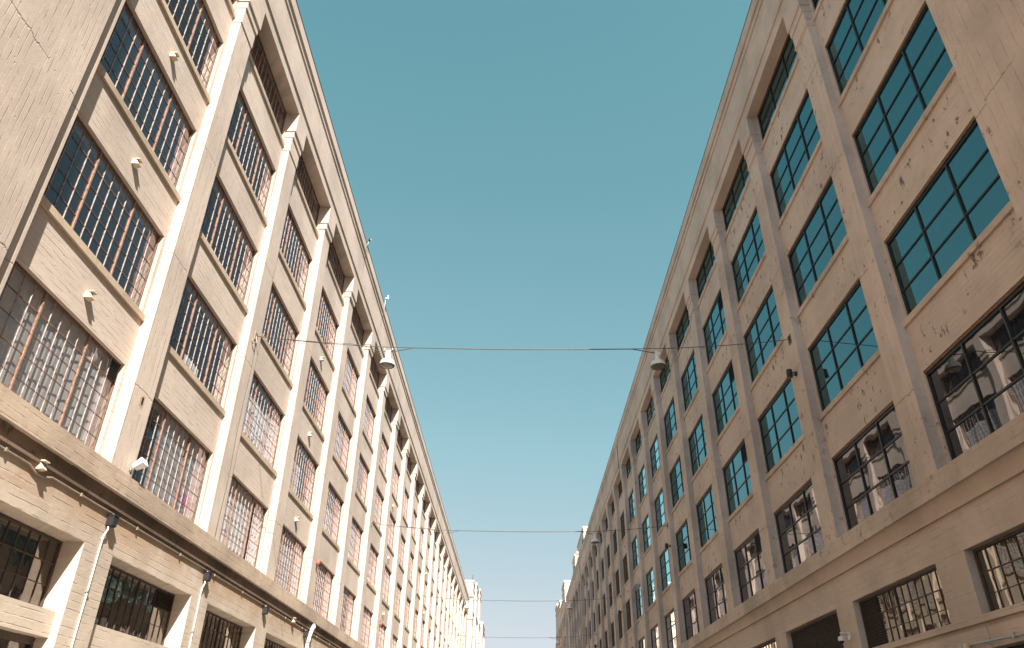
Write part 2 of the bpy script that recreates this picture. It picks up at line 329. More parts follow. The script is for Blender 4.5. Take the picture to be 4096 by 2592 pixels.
# ------------------------------------------------------------------ the two factory buildings
PW=1.05; PITCH=6.1
SILL=[5.78,9.70,13.62,17.54,21.54]; HEAD=[8.22,12.14,16.06,19.98,23.18]; SOFF=23.18
NB=22
def facade(side):
    L=side=='L'; s=-1 if L else 1
    F=9.36 if L else 9.62                     # pilaster face
    WL_=9.65 if L else 9.89                   # wall (spandrel) face
    Wg=9.78 if L else 9.98                    # window plane
    Bk=10.05 if L else 10.28                  # back of wall
    Y0=10.18 if L else 10.28                  # near edge of pilaster 0
    mh,mv,mf,mb,mg=(M['Lh'],M['Lv'],M['Lfr'],M['Lbelt'],M['Lgr']) if L else (M['Rh'],M['Rv'],M['Rfr'],M['Rbelt'],M['Rgr'])
    mrev=M['Lrev'] if L else M['Rbare']; msf=M['Lsoff'] if L else M['Rsoff']; msl=M['Lsill'] if L else M['Rbelt']
    X=lambda v: s*v
    yend=149.0 if L else 148.0
    root=put('factory_building',None,(s*9.6,12,0),label=('long cream concrete factory in full sun on the left, with rusty many-paned steel windows' if L else 'long tan concrete factory in shade on the right, with teal mirrored windows and peeling paint'),cat='building')
    def part(name,mb_or_mesh,loc=(0,0,0),parent=None,**k):
        me=mb_or_mesh.mesh(name) if isinstance(mb_or_mesh,MB) else mb_or_mesh
        return put(name,me,Vector((loc[0],loc[1],loc[2]+EYE)),parent or root,**k)
    Py=lambda k: Y0+PITCH*k
    # --- shared meshes, local origin: y=0 at the bay start (far edge of the pilaster before it)
    BW=PITCH-PW                               # 5.05
    J0,J1=.14,BW-.14                          # opening
    z0w=5.62
    def rough_if(b,isnear,*a,**k):
        if isnear: b.rough(*a,**k)
        else:
            b.box(*a[:7],near=k.get('near'))
    # pilaster
    def pil_mesh(near,seed):
        b=MB(); rough_if(b,near,X(F),X(Bk),0,PW,5.60,21.20,mv,axis='z',n=110,amp=.006,chips=.03,near=(mv if L else M['Rbare']),front=s,seed=seed); return b.mesh('pilaster')
    def cap_mesh(third):
        b=MB(); e=.0
        nm=(mf if L else M['Rbare'])
        zt=21.95
        if third:
            b.box(X(F-.03),X(Bk),-.02,PW+.02,21.20,21.91,mf,near=nm)
            if not L: b.box(X(F-.055),X(Bk),-.04,PW+.04,21.27,21.34,mf,near=nm)
        else: b.box(X(F),X(Bk),0,PW,21.20,21.91,mf,near=nm)
        b.box(X(F-.075),X(Bk),-.04,PW+.04,21.91,22.22,mf,near=nm)
        b.box(X(F-.13),X(Bk),-.075,PW+.075,22.22,SOFF,mf,near=nm)
        return b.mesh('capital')
    capA,capB=cap_mesh(True),cap_mesh(False)
    farp=pil_mesh(False,0)
    # jambs: strips of wall either side of the openings
    b=MB(); b.box(X(WL_),X(Bk),0,J0,z0w,SOFF,mh,near=mrev); jamA=b.mesh('jamb')
    b=MB(); b.box(X(WL_),X(Bk),J1,BW,z0w,SOFF,mh,near=mrev); jamB=b.mesh('jamb')
    def spandrel(i,near,seed):                # wall between head of row i and sill of row i+1
        b=MB(); rough_if(b,near,X(WL_),X(Bk),J0,J1,HEAD[i]+.0,SILL[i+1]-.17,mh,axis='y',n=60,amp=.004,chips=.015,front=s,seed=seed)
        return b.mesh('spandrel')
    def sillm(near,seed):
        b=MB(); rough_if(b,near,X(WL_-.065),X(Bk),.0 if not L else .01,BW-(.01 if L else 0),-.17,0,msl,axis='y',n=90,amp=.007,chips=.05,front=s,seed=seed); return b.mesh('sill')
    fsp=[spandrel(i,False,0) for i in range(4)]; fsl=sillm(False,0)
    # --- windows (local origin: sill level, bay start)
    GW=J1-J0
    def many_win(H,rows,bar,mul,cols=13,splits=(4,9),depth=.027,top=False,vb=.007):
        """steel sash of many panes; returns the mesh of frame and glazing bars, pane rectangles"""
        b=MB(); edge=M['rustdk'] if mul is M['rust'] else mul; f=.05; y0,y1=J0,J1; xf=Wg-depth*.62; xb=Wg+depth*.38
        b.box(X(xf-.015),X(xb),y0,y0+f,0,H,edge); b.box(X(xf-.015),X(xb),y1-f,y1,0,H,edge)
        b.box(X(xf-.01),X(xb),y0+f,y1-f,0,f*.8,edge); b.box(X(xf-.01),X(xb),y0+f,y1-f,H-f*.8,H,edge)
        iy0,iy1=y0+f,y1-f; pw=(iy1-iy0)/cols; ph=(H-1.6*f)/rows; rects=[]
        for c in range(1,cols):
            yc=iy0+pw*c
            if c in splits: continue
            b.box(X(xf),X(xb),yc-vb,yc+vb,f*.8,H-f*.8,bar)
        for r in range(1,rows):
            zc=f*.8+ph*r
            hv=.013 if r in (rows-1,) else .007
            b.box(X(xf+.004),X(xb-.004),iy0,iy1,zc-hv,zc+hv,edge)
        for c in range(cols):
            for r in range(rows): rects.append((iy0+pw*c,iy0+pw*(c+1),f*.8+ph*r,f*.8+ph*(r+1)))
        muls=[]
        for c in splits:
            mb_=MB(); yc=iy0+pw*c; mb_.box(X(xf-.018),X(xb+.01),yc-.022,yc+.022,.012,H-.012,mul)
            muls.append(mb_.mesh('mullion'))
        return b.mesh('window'), muls, rects
    def pane_mesh(y0,y1,z0,z1,mat,tilt=.004,rnd=random):
        b=MB(); t1,t2=rnd.uniform(-tilt,tilt),rnd.uniform(-tilt,tilt); w,h=(y1-y0)/2-.002,(z1-z0)/2-.002; th=.004
        vs=[]
        for dx in (0,th):
            for (a,c) in ((-1,-1),(1,-1),(1,1),(-1,1)):
                vs.append((X(Wg+dx)+a*w*t1+c*h*t2,(y0+y1)/2+a*w,(z0+z1)/2+c*h))
        b.add(vs,[(0,3,2,1),(4,5,6,7),(0,1,5,4),(1,2,6,5),(2,3,7,6),(3,0,4,7)],mat); return b.mesh('pane')
    def panes_joined(rects,mat,seed,tilt=.004):
        rnd=random.Random(seed); b=MB()
        for y0,y1,z0,z1 in rects:
            t1,t2=rnd.uniform(-tilt,tilt),rnd.uniform(-tilt,tilt); w,h=(y1-y0)/2-.002,(z1-z0)/2-.002
            vs=[(X(Wg)+a*w*t1+c*h*t2,(y0+y1)/2+a*w,(z0+z1)/2+c*h) for a,c in ((-1,-1),(1,-1),(1,1),(-1,1))]
            b.add(vs,[(0,3,2,1) if L else (0,1,2,3)],mat)
        return b.mesh('glazing')
    def tri_win(H):
        """dark aluminium window of three by three large panes with a timber stop round it"""
        b=MB(); y0,y1=J0,J1; xf=Wg-.04
        b.box(X(WL_+.02),X(Bk),y0,y1,H-.07,H,M['wood'])
        b.box(X(xf),X(Wg+.05),y0,y0+.07,0,H-.07,M['black']); b.box(X(xf),X(Wg+.05),y1-.07,y1,0,H-.07,M['black'])
        b.box(X(xf),X(Wg+.05),y0+.07,y1-.07,0,.07,M['black']); b.box(X(xf),X(Wg+.05),y0+.07,y1-.07,H-.14,H-.07,M['black'])
        iy0,iy1,iz0,iz1=y0+.07,y1-.07,.07,H-.14; w=(iy1-iy0)/3; h=(iz1-iz0)/3; rects=[]
        for c in (1,2): b.box(X(xf),X(Wg+.03),iy0+w*c-.026,iy0+w*c+.026,iz0,iz1,M['black'])
        for r in (1,2): b.box(X(xf+.012),X(Wg+.02),iy0,iy1,iz0+h*r-.022,iz0+h*r+.022,M['black'])
        for c in range(3):
            for r in range(3): rects.append((iy0+w*c+.026*(c>0),iy0+w*(c+1)-.026*(c<2),iz0+h*r+.022*(r>0),iz0+h*(r+1)-.022*(r<2)))
        return b.mesh('window'),rects
    def louvre(y0,y1,z0,z1,mat):
        b=MB(); n=max(4,int((z1-z0)/.06)); x1=Wg-.035
        b.box(X(x1+.03),X(x1+.05),y0,y1,z0,z1,mat)
        for q in range(n):
            z=z0+(z1-z0)*(q+.15)/n; d=(z1-z0)/n*.8
            vs=[(X(x1-.02),y0,z),(X(x1-.02),y1,z),(X(x1+.03),y1,z+d),(X(x1+.03),y0,z+d),(X(x1-.02),y0,z+.008),(X(x1-.02),y1,z+.008),(X(x1+.03),y1,z+d+.008),(X(x1+.03),y0,z+d+.008)]
            b.add(vs,[(0,1,2,3),(7,6,5,4),(0,4,5,1),(2,6,7,3),(1,5,6,2),(0,3,7,4)],mat)
        return b.mesh('louvre')
    H=2.44; HT=SOFF-SILL[4]; HG=1.38
    if L:
        wn=many_win(H,5,M['rustbar'],M['rust']); wt=many_win(HT,4,M['rustbar'],M['rust'])
        wg=many_win(HG,3,M['dkbar'],M['dkbar'],13,(7,),.03)
        gl=[panes_joined(wn[2],M['Lglass'],q) for q in range(4)]; glt=panes_joined(wt[2],M['Lglass'],9)
        glg=panes_joined(wg[2],M['Lgglass'],8,.01)
    else:
        wn=tri_win(H); wt=tri_win(HT)
        wo_=many_win(H,5,M['dkbar'],M['dkbar']); wot=many_win(HT,4,M['dkbar'],M['dkbar'])
        wg=many_win(HG,3,M['dkbar'],M['dkbar'],13,(7,),.03)
        glo=panes_joined(wo_[2],M['Rdark'],3); glot=panes_joined(wot[2],M['Rdark'],4); glg=panes_joined(wg[2],M['Rold'],5,.012)
    # blinds: cloth hung behind the left windows; fraction of height covered, from the bottom
    bl={}
    def blind_mesh(f,c0=0,c1=13,mat=None,H_=H):
        key=(round(f,2),c0,c1,mat)
        if key not in bl:
            b=MB(); rnd=random.Random(round(f*100)+c0*31+c1*7); y=J0+.08+c0*.354; ye_=J0+.08+c1*.354; x=Wg+.075
            n=max(8,int((ye_-y)/.11)); top=H_*f if f<.95 else H_-.02; vs=[];fs=[]; step=0
            for q in range(n+1):
                if q%7==0: step=rnd.uniform(-.05,.02) if f<.95 else 0; off=rnd.uniform(0,.03)
                xx=X(x+.012*math.sin(q*1.9)+off); yy=y+(ye_-y)*q/n
                vs+=[(xx,yy,.02),(xx,yy,top+step),(xx+s*.01,yy,.02),(xx+s*.01,yy,top+step)]
            for q in range(n): fs+=[(4*q,4*q+4,4*q+5,4*q+1),(4*q+3,4*q+7,4*q+6,4*q+2),(4*q+1,4*q+5,4*q+7,4*q+3)]
            b.add(vs,fs,mat or M['blind'])
            bl[key]=b.mesh('blind')
        return bl[key]
    pane_cache={}
    for k in range(NB):
        yb=Py(k)+PW; near=k<4
        if k>0 or True:
            p=part('pilaster',pil_mesh(True,k) if k<5 else farp,(0,Py(k),0))
            cp=part('capital',capA if (k<3 or not L) else capB,(0,Py(k),0),p)
        part('jamb',jamA,(0,yb,0)); part('jamb',jamB,(0,yb,0))
        for i in range(4):
            part('spandrel',spandrel(i,True,k*7+i) if near else fsp[i],(0,yb,0))
            part('sill',sillm(True,k*11+i) if near else fsl,(0,yb,SILL[i+1]))
        for i in range(5):
            top=i==4; zb=SILL[i]
            if L:
                me,mu,rects=wt if top else wn
                w=part('window',me,(0,yb,zb)); [part('mullion',m_,(0,yb,zb),w) for m_ in mu]
                single=(k==0 and i<3) or (k==1 and i==0)
                if single:
                    for q,r in enumerate(rects):
                        if k==0 and i==0 and q==12*5+4:
                            part('louvre',louvre(*r,M['louv']),(0,yb,zb),w); continue
                        key=(q,(k+i)%2)
                        if key not in pane_cache: pane_cache[key]=pane_mesh(*r,M['Lglass'])
                        part('pane',pane_cache[key],(0,yb,zb),w)
                else: part('glazing',glt if top else gl[(k*3+i)%4],(0,yb,zb),w,kind='stuff')
                # blinds
                if i==0:
                    f=1.0
                    if k==1: part('blind',blind_mesh(1.,4,9),(0,yb,zb),w); part('blind',blind_mesh(1.,10,13),(0,yb,zb),w); part('blind',blind_mesh(.72,9,10),(0,yb,zb),w)
                    elif k==2: part('blind',blind_mesh(1.,0,10),(0,yb,zb),w); part('blind',blind_mesh(1.,11,13),(0,yb,zb),w)
                    elif k==5: part('blind',blind_mesh(1.,0,6),(0,yb,zb),w)
                    else: part('blind',blind_mesh(1.),(0,yb,zb),w)
                elif i==1 and k>=2:
                    if k==2: part('blind',blind_mesh(.72,0,9),(0,yb,zb),w); part('blind',blind_mesh(.8,9,13),(0,yb,zb),w)
                    elif k==3: part('blind',blind_mesh(.62,0,7),(0,yb,zb),w)
                    elif k in (4,6): part('blind',blind_mesh(.55,0,13),(0,yb,zb),w)
                    elif k%2: part('blind',blind_mesh(.8),(0,yb,zb),w)
                elif i==1 and k==1: part('blind',blind_mesh(.22,5,8),(0,yb,zb),w)
                elif i in (2,3) and k>=4 and (k*5+i)%3!=0: part('blind',blind_mesh(.6 if k%2 else .85,0,13,M['blind'] if k%3 else M['blind2']),(0,yb,zb),w)
            else:
                if k<9:
                    me,rects=wt if top else wn
                    w=part('window',me,(0,yb,zb))
                    for q,r in enumerate(rects):
                        if k==3 and i<4 and q==2:
                            part('louvre',louvre(*r,M['louv']),(0,yb,zb),w); continue
                        mat=M['Rwavy'] if i==0 else M['Rteal']
                        key=(q,top,i==0)
                        if k>=6:
                            continue
                        if key not in pane_cache: pane_cache[key]=pane_mesh(*r,mat,.0025)
                        part('pane',pane_cache[key],(0,yb,zb),w)
                    if k>=6:
                        part('glazing',panes_joined(rects,mat,k*5+i,.0025) if (top,i==0,'g') not in pane_cache else pane_cache[(top,i==0,'g')],(0,yb,zb),w,kind='stuff')
                else:
                    me,mu,rects=wot if top else wo_
                    w=part('window',me,(0,yb,zb)); [part('mullion',m_,(0,yb,zb),w) for m_ in mu]; part('glazing',glot if top else glo,(0,yb,zb),w,kind='stuff')
    part('pilaster',farp,(0,Py(NB),0)); 
    # frieze, mouldings, coping
    ys,ye=(-24.),yend
    b=MB(); n=180
    b.box(X(F-.13),X(Wg+.12),10.0,ye,SOFF,23.68,mf); b.box(X(F-.19),X(Bk),10.0,ye,23.68,25.44,mf)
    part('frieze',b)
    b=MB(); b.rough(X(F-.24),X(Bk),10.0,ye,25.44,25.72,mf,n=260,amp=.006,chips=.05,front=s,seed=5); part('moulding',b)
    b=MB(); b.rough(X(F-.31),X(Bk),10.0,ye,25.72,26.28,mf,n=260,amp=.005,chips=.03,front=s,seed=6); part('parapet',b)
    b=MB(); b.box(X(F-.33),X(Bk+.05),10.0,ye,26.28,26.30,M['dkbar']); part('flashing',b)
    # belt course with its lower band
    b=MB(); b.rough(X(9.17 if L else 9.43),X(F+.3),10.75,ye,5.16,5.64,mb,n=520,amp=.007,chips=.05,front=s,seed=3)
    b.box(X(F+.05),X(Bk),10.75,ye,5.18,5.74,mb)
    part('belt_course',b)
    b=MB()
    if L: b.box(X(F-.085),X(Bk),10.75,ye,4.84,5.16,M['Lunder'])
    else:
        # curved cove under the belt
        n=8; vs=[];fs=[]
        prof=[(9.47,5.16)]+[(9.47+.13*math.sin(t*math.pi/2/7),5.16-.36*(1-math.cos(t*math.pi/2/7))-.0) for t in range(8)]+[(9.66,4.80),(9.66,5.16)]
        for yy in (10.75,ye):
            for (px,pz) in prof: vs.append((px,yy,pz))
        m_=len(prof)
        for q in range(m_-1): fs.append((q,q+1,m_+q+1,m_+q))
        b.add(vs,fs,M['Rcove']); 
        b.box(9.545,9.75,10.75,ye,4.755,4.80,M['Rcove'])
    part('band_moulding',b)
    # ground storey wall with deep window openings
    RV=.50 if L else .20                       # reveal depth
    gz0,gz1=2.53,3.93
    for k in range(NB):
        ya=Py(k); yb=ya+PW
        o0,o1=yb+(.12 if L else .10),yb+BW-(.12 if L else .10)
        b=MB()
        z_top=4.84 if L else 5.16
        if L and k<4 or (not L and k<4):
            b.rough(X(F),X(F+.8),ya-(.12 if L else .10),o0,-EYE,gz1,mg,axis='z',n=60,amp=.006,chips=.04,near=M['Lrev'] if L else M['Rbare'],front=s,seed=k+50)
            b.rough(X(F),X(F+.8),ya-(.12 if L else .10),o1,gz1,z_top,mg,axis='y',n=60,amp=.005,chips=.02,front=s,seed=k+70)
        else:
            b.box(X(F),X(F+.8),ya-(.12 if L else .10),o0,-EYE,gz1,mg,near=M['Lrev'] if L else M['Rbare']); b.box(X(F),X(F+.8),ya-(.12 if L else .10),o1,gz1,z_top,mg)
        if not L:
            b=MB(); ya0=ya-.10
            b.rough(X(F),X(F+.8),ya0,o0,-EYE,2.39,mg,axis='z',n=30,amp=.005,chips=.03,near=M['Rbare'],front=s,seed=k+51)
            b.box(X(F+.09),X(F+.8),ya0,o0,2.39,2.49,mg)
            b.rough(X(F),X(F+.8),ya0,o0,2.49,gz1,mg,axis='z',n=20,amp=.005,chips=.03,near=M['Rbare'],front=s,seed=k+52)
            b.rough(X(F),X(F+.8),ya0,o1,gz1,z_top,mg,axis='y',n=60,amp=.005,chips=.02,front=s,seed=k+70)
        part('ground_wall',b)
        # apron between the ground window and the opening below it
        b=MB(); xa=F+(.16 if L else .03)
        b.rough(X(xa),X(F+.8),o0,o1,2.00,(gz0-.03) if L else 2.39,mg,axis='y',n=50,amp=.006,chips=.03,front=s,seed=k+90); part('apron',b)
        if not L:
            b=MB(); b.box(X(F+.10),X(F+.7),o0,o1,2.39,2.49,mg); b.rough(X(F+.0),X(F+.7),o0,o1,2.49,gz0+.10,mg,axis='y',n=40,amp=.005,chips=.03,front=s,seed=k+33); part('sill',b)
        # window
        zz=gz0-.0; off=(F+RV)-Wg
        w=part('window',wg[0],(s*off,yb,zz)); [part('mullion',m_,(s*off,yb,zz),w) for m_ in wg[1]]
        if L and k==0 or (not L and k in (0,1)):
            for q,r in enumerate(wg[2]):
                if (not L) and k==1 and q//3>=10: continue
                key=('g',q); 
                if key not in pane_cache: pane_cache[key]=pane_mesh(*r,M['Lgglass'] if L else M['Rold'],.010)
                part('pane',pane_cache[key],(s*off,yb,zz),w)
        elif (not L) and k==2: pass
        else: part('glazing',glg,(s*off,yb,zz),w,kind='stuff')
        r0=wg[2][0]
        if L and k==1: 
            part('louvre',louvre(wg[2][30][0],wg[2][38][1],wg[2][32][2],wg[2][32][3],M['louv']),(s*off,yb,zz),w)
        if not L and k==1:
            part('louvre',louvre(wg[2][30][0],wg[2][38][1],.06,HG-.06,M['louvb']),(s*off,yb,zz),w)
        if not L and k==2:
            part('louvre',louvre(J0+.05,J1-.05,.06,HG-.06,M['louvb']),(s*off,yb,zz),w)
        # opening below: dark framed shopfront
        if k<3:
            b=MB(); x=F+.42 if L else F+.30
            b.box(X(x),X(x+.1),o0,o1,1.86,2.0,M['dkbar'] if L else M['blk']); b.box(X(x),X(x+.1),o0,o0+.1,-EYE+.14,1.86,M['blk']); b.box(X(x),X(x+.1),o1-.1,o1,-EYE+.14,1.86,M['blk'])
            for q in (1,2,3): b.box(X(x+.02),X(x+.08),o0+(o1-o0)*q/4-.04,o0+(o1-o0)*q/4+.04,-EYE+.14,1.86,M['blk'])
            sf=part('shopfront',b)
            b=MB(); b.box(X(x+.045),X(x+.055),o0+.1,o1-.1,-EYE+.14,1.86,M['Lgglass'] if L else M['Rold']); part('pane',b,(0,0,0),sf)
        else:
            b=MB(); b.box(X(F+.42),X(F+.52),o0,o1,-EYE+.14,2.0,M['blk']); part('shutter',b)
    # broad blank pier towards the camera
    mp=M['Lpier'] if L else M['Rpier']
    e=10.83 if L else 10.86
    xp=F-.115 if L else F-.06
    b=MB()
    b.rough(X(xp),X(Bk+.1),3.2,e,5.60,30.0,mp,axis='z',n=220,amp=.006,chips=.045,front=s,seed=31)
    part('blank_pier',b)
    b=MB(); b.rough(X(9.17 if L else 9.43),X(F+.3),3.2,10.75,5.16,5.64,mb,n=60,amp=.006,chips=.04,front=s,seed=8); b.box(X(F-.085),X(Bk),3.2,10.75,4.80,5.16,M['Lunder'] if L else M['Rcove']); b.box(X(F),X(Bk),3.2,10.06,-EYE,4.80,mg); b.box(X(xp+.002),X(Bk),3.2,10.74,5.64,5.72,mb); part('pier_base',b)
    b=MB(); b.box(X(F+.05),X(Bk+.1),-40,3.2,-EYE,30.0,mp); part('side_wall',b)
    # interior: floors, back wall, roof
    xi=Bk
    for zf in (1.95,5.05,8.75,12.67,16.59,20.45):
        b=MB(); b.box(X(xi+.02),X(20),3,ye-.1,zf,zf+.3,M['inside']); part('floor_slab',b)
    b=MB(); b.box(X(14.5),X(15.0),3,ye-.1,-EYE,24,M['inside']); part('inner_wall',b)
    b=MB(); b.box(X(Bk-.02),X(22),-40,ye,25.2,25.5,M['roof']); part('roof',b)
    b=MB(); b.box(X(22),X(22.4),-40,ye,-EYE,26.3,mp); part('rear_wall',b)
    b=MB(); b.box(X(Bk),X(22),ye-.3,ye-.001,-EYE,25.2,mp); part('gable_wall',b)
    b=MB(); b.box(X(Bk+.1),X(22),-40,-39.6,-EYE,25.2,mp); part('gable_wall',b)
    # plain end bay
    b=MB(); b.box(X(F),X(Bk),Py(NB)+PW,ye,-EYE,SOFF,mh); part('end_wall',b)
    # vent hoods
    b=MB()
    vs=[(0,-.11,0),(0,.11,0),(s*-.0,.11,.17),(0,-.11,.17),(-s*.17,-.075,0.02),(-s*.17,.075,.02),(-s*.07,.06,.17),(-s*.07,-.06,.17)]
    b.add(vs,[(0,1,2,3),(4,7,6,5),(0,4,5,1),(3,2,6,7),(0,3,7,4),(1,5,6,2)],M['cream'] if L else mh); b.box(-s*.175,-s*.05,-.085,.085,.165,.19,M['cream'] if L else mh)
    hood=b.mesh('vent_hood')
    vb=(0,3,7,11,15,19) if L else (9,11,14,17,20)
    for k in vb:
        yc=13.92 if (L and k==0) else Py(k)+PW+BW/2-.05
        for zc in (8.72,12.66,16.58): part('vent_hood',hood,(X(WL_),yc,zc))
        if L and k in (0,3): part('vent_hood',hood,(X(F),13.8 if k==0 else 32.7,4.72))
    return root
rootL=facade('L'); rootR=facade('R')

# ------------------------------------------------------------------ blocks on the roofs and the buildings at the far end
def block(parent,name,x0,x1,y0,y1,z0,z1,mat,cop=.35):
    b=MB(); b.box(x0,x1,y0,y1,z0,z1,mat); 
    o=put(name,b.mesh(name),(0,0,EYE),parent)
    b=MB(); b.box(x0-.12,x1+.12,y0-.12,y1+.12,z1,z1+cop,mat); put('coping',b.mesh('coping'),(0,0,EYE),o); return o
FW=concrete('far sunlit white concrete',(.62,.56,.50),None,stain=.15,specks=0)
FG=concrete('far tan concrete',RC,None,stain=.2,specks=0)
for nm,(y0,y1,zt,lb) in {'a':(112.3,124.7,29.9,'nearer of the two sunlit-ended stair blocks on the right roof'),'b':(130.9,137.0,30.1,'farther and smaller sunlit-ended stair block on the right roof')}.items():
    e=put('roof_block',None,(12,y0,25.5+EYE),label=lb,cat='rooftop block',group='stair blocks on the right roof')
    b=MB(); b.box(10.0,15.5,y0,y1,25.5,zt,FW); put('wall',b.mesh('wall'),(0,0,EYE),e)
    b=MB(); b.box(9.9,15.6,y0-.1,y1+.1,zt,zt+.35,FW); put('coping',b.mesh('coping'),(0,0,EYE),e)
    b=MB(); b.box(9.93,9.999,y0+1.5,y0+2.6,26.6,28.7,M['black']); put('door',b.mesh('door'),(0,0,EYE),e)
# far right building
e=put('far_building',None,(12,150,0),label='pale stepped factory block closing the row at the far end on the right',cat='building')
def farwall(e,s,segs,xf,mat,winx=True):
    for (y0,y1,zt,dx) in segs:
        b=MB(); b.box(s*(xf+dx),s*24,y0,y1,-EYE,zt,mat,near=FW); w=put('wall',b.mesh('wall'),(0,0,EYE),e)  # end towards the camera coloured whiter, its sunlit look put into the material
        b=MB(); b.box(s*(xf+dx-.15),s*24.1,y0-.1,y1+.0,zt,zt+.4,FW); put('coping',b.mesh('coping'),(0,0,EYE),w)
        b=MB(); n=0
        y=y0+1.2
        while y+2.2<y1:
            for r in range(5):
                z=5.9+r*3.92
                if z+2.3<zt: b.box(s*(xf+dx-.02),s*(xf+dx+.05),y,y+2.2,z,z+2.2,M['dkbar'])
            b.box(s*(xf+dx-.14),s*(xf+dx),y+2.5,y+3.1,5.5,22.8,mat)
            y+=4.4
        put('window_bank',b.mesh('window_bank'),(0,0,EYE),w,kind='stuff')
        b=MB(); b.box(s*(xf+dx-.1),s*(xf+dx+.01),y0,y1,23.9,24.1,mat); b.box(s*(xf+dx-.1),s*(xf+dx+.01),y0,y1,5.2,5.7,mat); b.box(s*(xf+dx-.1),s*(xf+dx+.01),y0,y1,zt-1.2,zt-.9,mat); put('moulding',b.mesh('moulding'),(0,0,EYE),w)
farwall(e,1,[(148.8,157.2,29.2,0),(157.3,165.7,26.8,.05),(165.8,177,28.5,.0),(177.1,185.2,29.7,-.02)],9.2,FG)
e=put('far_building',None,(-12,150,0),label='bleached white factory blocks stepping out at the far end on the left',cat='building')
farwall(e,-1,[(149.8,155.9,29.3,.05),(156,164.9,30.0,-.30),(165,172,30.5,-.55),(172.1,183,25.0,-1.0)],8.45,FW)
b=MB(); b.box(-8.3,-20,149.55,149.79,26.6,26.95,FW); b.box(-8.3,-20,149.6,149.79,22.6,22.9,FW); put('ledge',b.mesh('ledge'),(0,0,EYE),e)

# ------------------------------------------------------------------ lamp wires and hanging lamps
def bez(p0,p1,sag,n=24,):
    p0,p1=Vector(p0),Vector(p1); out=[]
    for i in range(n+1):
        t=i/n; p=p0.lerp(p1,t); p.z-=sag*4*t*(1-t); out.append(p)
    return out
def lampmesh():
    m={}
    b=MB(); b.box(-.10,.10,-.03,.03,-.075,-.055,M['white']); b.box(-.075,.075,-.05,.05,-.20,-.075,M['white']); b.lathe([(.0,-.2),(.04,-.2),(.04,-.25),(0,-.25)],M['white'],n=12); m['fitting']=b.mesh('fitting')
    b=MB(); b.lathe([(0,-.22),(.085,-.22),(.09,-.24),(.09,-.40),(.10,-.41),(.11,-.42)],M['white'],n=24); m['neck']=b.mesh('neck')
    b=MB(); b.lathe([(.08,-.395),(.13,-.40),(.185,-.43),(.228,-.475),(.25,-.53),(.258,-.59),(.262,-.62),(.262,-.635),(.250,-.635),(.240,-.59),(.20,-.49),(.12,-.43),(.0,-.42)],M['white'],n=36); m['shade']=b.mesh('lamp_shade')
    b=MB(); b.lathe([(.249,-.632),(.245,-.645),(.20,-.66),(.1,-.672),(0,-.675)],M['lens'],n=32); b.lathe([(.256,-.625),(.268,-.632),(.262,-.652),(.247,-.65)],M['dkbar'],n=32); m['lens']=b.mesh('lens')
    b=MB(); b.tube([(-.14,0,.0),(-.14,0,-.03),(-.06,0,-.06)],.008,M['wire'],6); b.tube([(.14,0,.0),(.14,0,-.03),(.06,0,-.06)],.008,M['wire'],6); b.box(-.16,-.12,-.02,.02,-.01,.03,M['white']); b.box(.12,.16,-.02,.02,-.01,.03,M['white']); m['hanger']=b.mesh('hanger')
    return m
LM=lampmesh()
def hanglamp(x,y,z,label,grp='white dome lamps hung on the street wires'):
    r=put('hanging_lamp',None,(x,y,z+EYE),label=label,cat='lamp',group=grp)
    r.scale=(1.0,1.0,1.0)
    for k,v in LM.items(): put({'shade':'lamp_shade'}.get(k,k),v,(x,y,z+EYE),r)
    return r
wires=[(22.95,[(-4.57,'l'),(4.87,'r')],'nearest'),(47.4,[(4.93,'r')],'second'),(71.7,[(-4.58,'l'),(4.85,'r')],'third'),(96.1,[(-4.53,'l'),(4.97,'r')],'fourth and farthest')]
